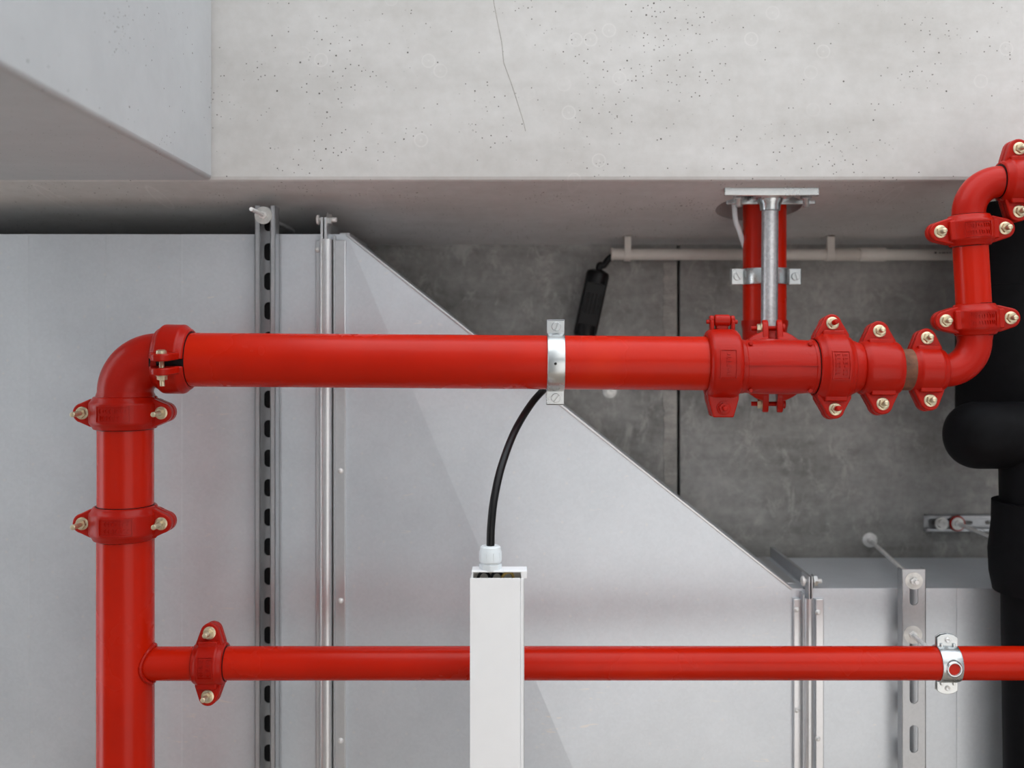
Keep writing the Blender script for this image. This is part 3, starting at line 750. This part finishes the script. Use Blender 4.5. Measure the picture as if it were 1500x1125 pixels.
rod_with_nut('thin rod sticking out of the top end of the left slotted channel', Vector((p.x, p.y, ZC + 2.222)), Vector((p.x, p.y, zc)), p, -1, 0.0205, 0.0048)
p = P(1338.5, 850.5, DR)
rod_with_nut('slanting rod from a ceiling anchor to the top of the right channel', Vector((p.x, p.y, ZC + DR - 0.020)), P(1274, 791, DS), p, -1, 0.0200, 0.0055)
pc = P(1337, 929.5, DR); top_c = P(1386, 971.5) + Vector((0, 0, RB + 0.003))
rod_with_nut('short rod joining the stamped clamp to the right channel', top_c, Vector((pc.x, pc.y, pc.z + 0.014)), Vector((pc.x, pc.y, pc.z)), -1, 0.0210, 0.0055, anchor=False)

# short ceiling channel with two nuts and a rod into the black insulation
x0, x1 = P(1357, 0, DS - 0.02).x, P(1620, 0, DS - 0.02).x; ym = P(0, 767, DS - 0.02).y; Wc = M(25, DS - 0.02)
t = thing('ceiling_channel', 'short slotted channel bolted to the slab next to the black insulation', 'channel', Vector((x0, ym, zc - 0.022)))
bm = bmesh.new(); slotted_plate(bm, 0, x1 - x0, Wc - 0.002, 0.018, 0.021, [0.04, 0.115, 0.19, 0.265, 0.34, 0.415], M(21, DS), 0.011); new_obj('web', bm, 'strut_zinc', t, smooth=False)
for s in (1, -1):
    bm = bmesh.new(); ya, yb = sorted((s * Wc / 2, s * (Wc / 2 - 0.003))); add_box(bm, (0, ya, 0), (x1 - x0, yb, 0.021))
    ya, yb = sorted((s * Wc / 2, s * (Wc / 2 - 0.010))); add_box(bm, (0, ya, 0), (x1 - x0, yb, 0.003)); new_obj('lip', bm, 'strut_zinc', t, bevel=0.001)
b = t.location
pn = P(1379, 767, DS - 0.025) - b
bm = bmesh.new(); add_lathe(bm, pn, (0, 0, -1), [(0, 0.0185), (0.004, 0.0185), (0.004, 0.012), (0.013, 0.012), (0.013, 0.006), (0.010, 0.004)], 28); new_obj('anchor_nut', bm, 'washer_zinc', t)
pr = P(1402.5, 767, DS - 0.03)
bm = bmesh.new(); add_ring(bm, pr - b, (0, 0, 1), 0.0190, 0.0028); new_obj('red_collar', bm, 'red_cast_paint', t)
rod_with_nut('thin rod from the ceiling channel down to the black insulation', Vector((pr.x + 0.004, pr.y + 0.001, ZC + 2.50)), Vector((pr.x, pr.y, zc - 0.004)), pr, -1, 0.0175, 0.0050, anchor=False)
# lone anchor in the slab
p = P(893, 573, DS)
bm = bmesh.new(); add_lathe(bm, (0, 0, 0.001), (0, 0, -1), [(0, 0.020), (0.004, 0.020), (0.005, 0.0185), (0.005, 0.011), (0.012, 0.010), (0.012, 0.005), (0.009, 0.003)], 28)
o = new_obj('ceiling_anchor', bm, 'washer_zinc'); o.location = p; tag(o, 'small round anchor in the slab just below the long thick pipe', 'anchor')

# ------------------------------------------------------------------ black insulated pipes
ti = thing('insulated_pipe', 'wide black foam insulated pipe behind the upper right red pipes', 'insulated pipe', Vector((XI, P(0, 620, DI).y, ZC + DI)), None, 'black insulated pipes'); b = ti.location
bm = bmesh.new(); add_cyl(bm, Vector((XI, YB - 0.8, ZC + DI)) - b, Vector((XI, P(0, 652, DI).y, ZC + DI)) - b, RI, 56, ch=0.012); new_obj('insulation', bm, 'black_foam', ti)
bm = bmesh.new(); add_ring(bm, Vector((XI, P(0, 420, DI).y, ZC + DI)) - b, (0, 1, 0), RI, 0.0015, 48); new_obj('seam_tape', bm, 'black_foam', ti)
DE = 2.27; r1 = M(49, DE)
te = thing('insulated_pipe', 'black foam insulated pipe with rounded elbow and sleeve at the right edge', 'insulated pipe', P(1540, 800, DE), None, 'black insulated pipes'); b = te.location
el = P(1436, 637.5, DE); Rb = 0.085; ex = el.x + Rb
x0 = P(1386, 0, DE).x; ka = [PI / 2 * i / 14 for i in range(1, 15)]      # rounded closed end
arc = [Vector((x0 + 0.070 * (1 - math.cos(a)), el.y, ZC + DE)) for a in ka] + [Vector((4.97, el.y, ZC + DE))]
bm = bmesh.new(); add_sweep(bm, [p - b for p in arc], [r1 * math.sin(a) ** 0.85 for a in ka] + [r1], 48); new_obj('elbow_insulation', bm, 'black_foam', te)
bm = bmesh.new(); add_cyl(bm, P(1528, 637, DE) - b, Vector((P(1541, 0, DE).x + 0.02, 2.88, ZC + DE)) - b, M(60, DE), 48); new_obj('insulation', bm, 'black_foam', te)
a0, a1 = P(1529, 734, DE), P(1531, 866, DE); L = (a1 - a0).length; R0 = M(71, DE)
bm = bmesh.new(); add_lathe(bm, a0 - b, a1 - a0, [(0, R0 * 0.9), (0, R0 * 0.985), (L * 0.25, R0), (L * 0.55, R0 * 1.07), (L * 0.8, R0 * 1.055), (L, R0 * 0.99), (L, R0 * 0.9)], 48); new_obj('sleeve', bm, 'black_foam', te)

# ------------------------------------------------------------------ cable, connector, conduit, light housing
def luminaire():
    d = 1.88; x0, x1 = P(688.5, 0, d).x, P(768.0, 0, d).x; y0 = P(0, 847, d).y; y1 = 2.40; z0 = ZC + d; H = 0.036
    xs = P(762, 0, d).x
    t = thing('light_housing', 'long white square light housing hanging in front of the thin pipe', 'light fixture', Vector(((x0 + x1) / 2, y0, z0))); b = t.location
    def bx(bm, lo, hi): add_box(bm, Vector(lo) - b, Vector(hi) - b)
    bm = bmesh.new()                              # U-shaped cover: face and both sides
    bx(bm, (x0, y0, z0), (xs, y1, z0 + 0.0025)); new_obj('cover', bm, 'white_coat', t, bevel=0.0008)
    bm = bmesh.new(); bx(bm, (xs + 0.0004, y0 + 0.001, z0 + 0.001), (x1, y1, z0 + 0.004)); bx(bm, (x1 - 0.002, y0 + 0.001, z0 + 0.001), (x1, y1, z0 + H)); new_obj('side_profile', bm, 'white_coat', t, bevel=0.0008)
    bm = bmesh.new(); bx(bm, (x0 + 0.001, y0 + 0.001, z0 + 0.003), (x0 + 0.003, y1, z0 + H)); new_obj('side_profile', bm, 'white_coat', t, bevel=0.0008)
    bm = bmesh.new(); bx(bm, (x0 + 0.001, y0 + 0.001, z0 + H - 0.002), (x1, y1, z0 + H)); new_obj('back_plate', bm, 'white_coat', t, bevel=0.0008)
    # end cap standing off the cover so a dark gap shows the inside
    ye = P(0, 838.6, d + 0.002).y - 0.003; e0, e1 = P(691, 0, d).x, P(772, 0, d).x
    bm = bmesh.new()
    ol = [(e0, ye), (e1, ye), (e1, y0 + 0.001), (e1 - 0.011, y0 + 0.001), (e1 - 0.011, ye + 0.003), (e0 + 0.0025, ye + 0.003), (e0 + 0.0025, y0 + 0.001), (e0, y0 + 0.001)]
    add_prism(bm, [(x - b.x, y - b.y) for x, y in ol], 0.002, H + 0.004)
    new_obj('end_cap', bm, 'white_coat', t, bevel=0.0009)
    bm = bmesh.new(); bx(bm, (e0 + 0.003, ye + 0.004, z0 + 0.022), (e1 - 0.012, y0 + 0.03, z0 + 0.025)); new_obj('inner_tray', bm, 'conduit_plastic', t)
    for k, (px, m_) in enumerate(((703, 'black_rubber'), (722, 'black_rubber'), (738, 'ochre_wire'))):
        x = P(px, 0, d).x; bm = bmesh.new()
        add_sweep(bm, [v - b for v in spline([Vector((x - 0.012, y0 + 0.03, z0 + 0.014)), Vector((x, y0 - 0.006 + 0.001 * k, z0 + 0.012)), Vector((x + 0.016, y0 - 0.004, z0 + 0.015)), Vector((x + 0.022, y0 + 0.03, z0 + 0.016))], 8)], 0.0028, 8); new_obj('inner_wire', bm, m_, t)
    # cable gland on the end cap
    gd = d + 0.021; gp = P(718.5, 834.5, gd); gp.y = ye
    g = gp - b
    bm = bmesh.new(); add_lathe(bm, g + Vector((0, 0.002, 0)), (0, -1, 0), [(0, 0.0215), (0.012, 0.0215), (0.012, 0.019), (0.016, 0.019)], 8); gl = new_obj('gland_body', bm, 'white_plastic', t, smooth=False, bevel=0.001)
    bm = bmesh.new(); add_lathe(bm, g + Vector((0, -0.0135, 0)), (0, -1, 0), [(0, 0.0205), (0.0015, 0.0215), (0.020, 0.0210), (0.022, 0.0200), (0.028, 0.0190), (0.0305, 0.0165), (0.0305, 0.008)], 32); new_obj('gland_cap', bm, 'white_plastic', t)
    for k in range(10):                           # grip ribs
        a = 2 * PI * k / 10; c = g + Vector((0.0208 * math.cos(a), -0.016, 0.0208 * math.sin(a)))
        bm = bmesh.new(); add_cyl(bm, c, c + Vector((0, -0.017, 0)), 0.0011, 6); new_obj('grip_rib', bm, 'white_plastic', t)
    # suspension rods outside the picture
    for ys_ in (1.15, 2.2):
        bm = bmesh.new(); add_cyl(bm, Vector(((x0 + x1) / 2, ys_, z0 + H)) - b, Vector(((x0 + x1) / 2, ys_, zd - 0.030)) - b, 0.003, 10); new_obj('suspension_rod', bm, 'rod_zinc', t)
    return gp + Vector((0, -0.044, 0)), gd
gtop, gd = luminaire()

cc = P(866, 446, 2.70)
cax = (P(856, 492, 2.70) - P(876, 400, 2.70)).normalized()       # downwards in the picture
tcx = thing('cable_connector', 'black ribbed plastic cable connector hanging above the thick pipe', 'connector', cc, frame(cax, FRONT))
hw = M(16.5, 2.7); hl = M(44, 2.7)
bm = bmesh.new(); add_box(bm, (-hl, -hw, -0.020), (hl, hw, 0.020)); new_obj('body', bm, 'black_plastic', tcx, bevel=0.006, seg=3)
bm = bmesh.new(); add_lathe(bm, (-hl + 0.004, 0, 0), (-1, 0, 0), [(-0.02, 0.031), (0.004, 0.032), (0.012, 0.029), (0.018, 0.018), (0.018, 0.008)], 24); new_obj('end_nut', bm, 'black_plastic', tcx)
bm = bmesh.new(); add_lathe(bm, (hl - 0.004, 0, 0), (1, 0, 0), [(-0.02, 0.031), (0.004, 0.032), (0.012, 0.029), (0.018, 0.018), (0.018, 0.008)], 24); new_obj('end_nut', bm, 'black_plastic', tcx)
for k in range(5):
    y = (k - 2) * 0.0105; bm = bmesh.new(); add_box(bm, (-0.030, y - 0.0028, 0.018), (0.026, y + 0.0028, 0.0245)); new_obj('rib', bm, 'black_plastic', tcx, bevel=0.001)
bot = cc + cax * (hl + 0.01); topc = cc - cax * (hl + 0.008)
pts = [gtop + Vector((0, 0.012, 0)), gtop, P(719.5, 770, gd + 0.004), P(724, 730, gd + 0.02), P(735, 682, gd + 0.06), P(754, 632, gd + 0.14), P(778, 592, gd + 0.24), P(801, 566, gd + 0.34), P(830, 535, 2.50), bot + cax * 0.03, bot]
bm = bmesh.new(); add_sweep(bm, spline(pts, 8), 0.0078, 16); tag(centre(new_obj('power_cable', bm, 'black_rubber')), 'black cable curving from the white housing up behind the thick pipe', 'cable', 'black cables')
DCo = 2.705; ca, cb = P(895, 372.5, DCo), P(1440, 373.5, DCo)
bm = bmesh.new(); add_sweep(bm, spline([topc, topc - cax * 0.02, P(884, 389, 2.70), P(893, 378, DCo), ca + Vector((0.02, 0, 0))], 8), 0.0088, 14); tag(centre(new_obj('power_cable', bm, 'black_rubber')), 'short black cable from the connector into the pale conduit', 'cable', 'black cables')
tco = thing('cable_conduit', 'pale grey conduit clipped along the top of the beam side', 'conduit', ca)
def cx(px, y=372.8): return P(px, y, DCo) - ca
rc = M(8.8, DCo)
bm = bmesh.new(); add_lathe(bm, (0, 0, 0), cb - ca, [(0, rc * 0.8), (0, rc * 1.05), (0.006, rc * 1.05), (0.006, rc * 0.94), ((cb - ca).length, rc * 0.94)], 28); new_obj('tube', bm, 'conduit_plastic', tco)
n = 16; prof = []
Lr = (cx(1258) - cx(1222)).length
for i in range(n): prof += [(Lr * i / n, rc * 0.97), (Lr * (i + 0.5) / n, rc * 1.08)]
bm = bmesh.new(); add_lathe(bm, cx(1222), (1, 0, 0), prof, 24); new_obj('ribbed_sleeve', bm, 'conduit_plastic', tco)
bm = bmesh.new(); add_lathe(bm, cx(1258), (1, 0, 0), [(0, rc * 0.9), (0, rc * 1.15), (M(38, DCo), rc * 1.15), (M(38, DCo), rc * 0.9)], 28); new_obj('socket', bm, 'conduit_plastic', tco)
for k, px in enumerate((1367, 1373, 1377, 1380, 1384, 1388)):     # the faint print on the tube
    s = 1.4 if k == 0 else 0.9
    bm = bmesh.new(); c = cx(px, 371) + Vector((0, 0, -rc * 0.93)); add_box(bm, c + Vector((-0.0020 * s, -0.0016 * s, -0.0012)), c + Vector((0.0026, 0.0014 * s, 0.002))); new_obj('print_mark', bm, 'print_ink', tco)
for pxa, pxb in ((914, 923.5), (1209, 1220)):
    a, c = cx(pxa), cx(pxb)
    bm = bmesh.new()
    add_lathe(bm, a, (1, 0, 0), [(0, rc), (0, rc * 1.12), (c.x - a.x, rc * 1.12), (c.x - a.x, rc)], 28)
    yb = face_y(2.69) - ca.y - 0.004
    add_box(bm, (a.x, yb, -rc * 1.1), (c.x, 0, -rc * 0.7)); add_box(bm, (a.x, yb, -rc * 1.1), (c.x, yb + 0.005, rc))
    new_obj('clip', bm, 'conduit_plastic', tco, bevel=0.001)
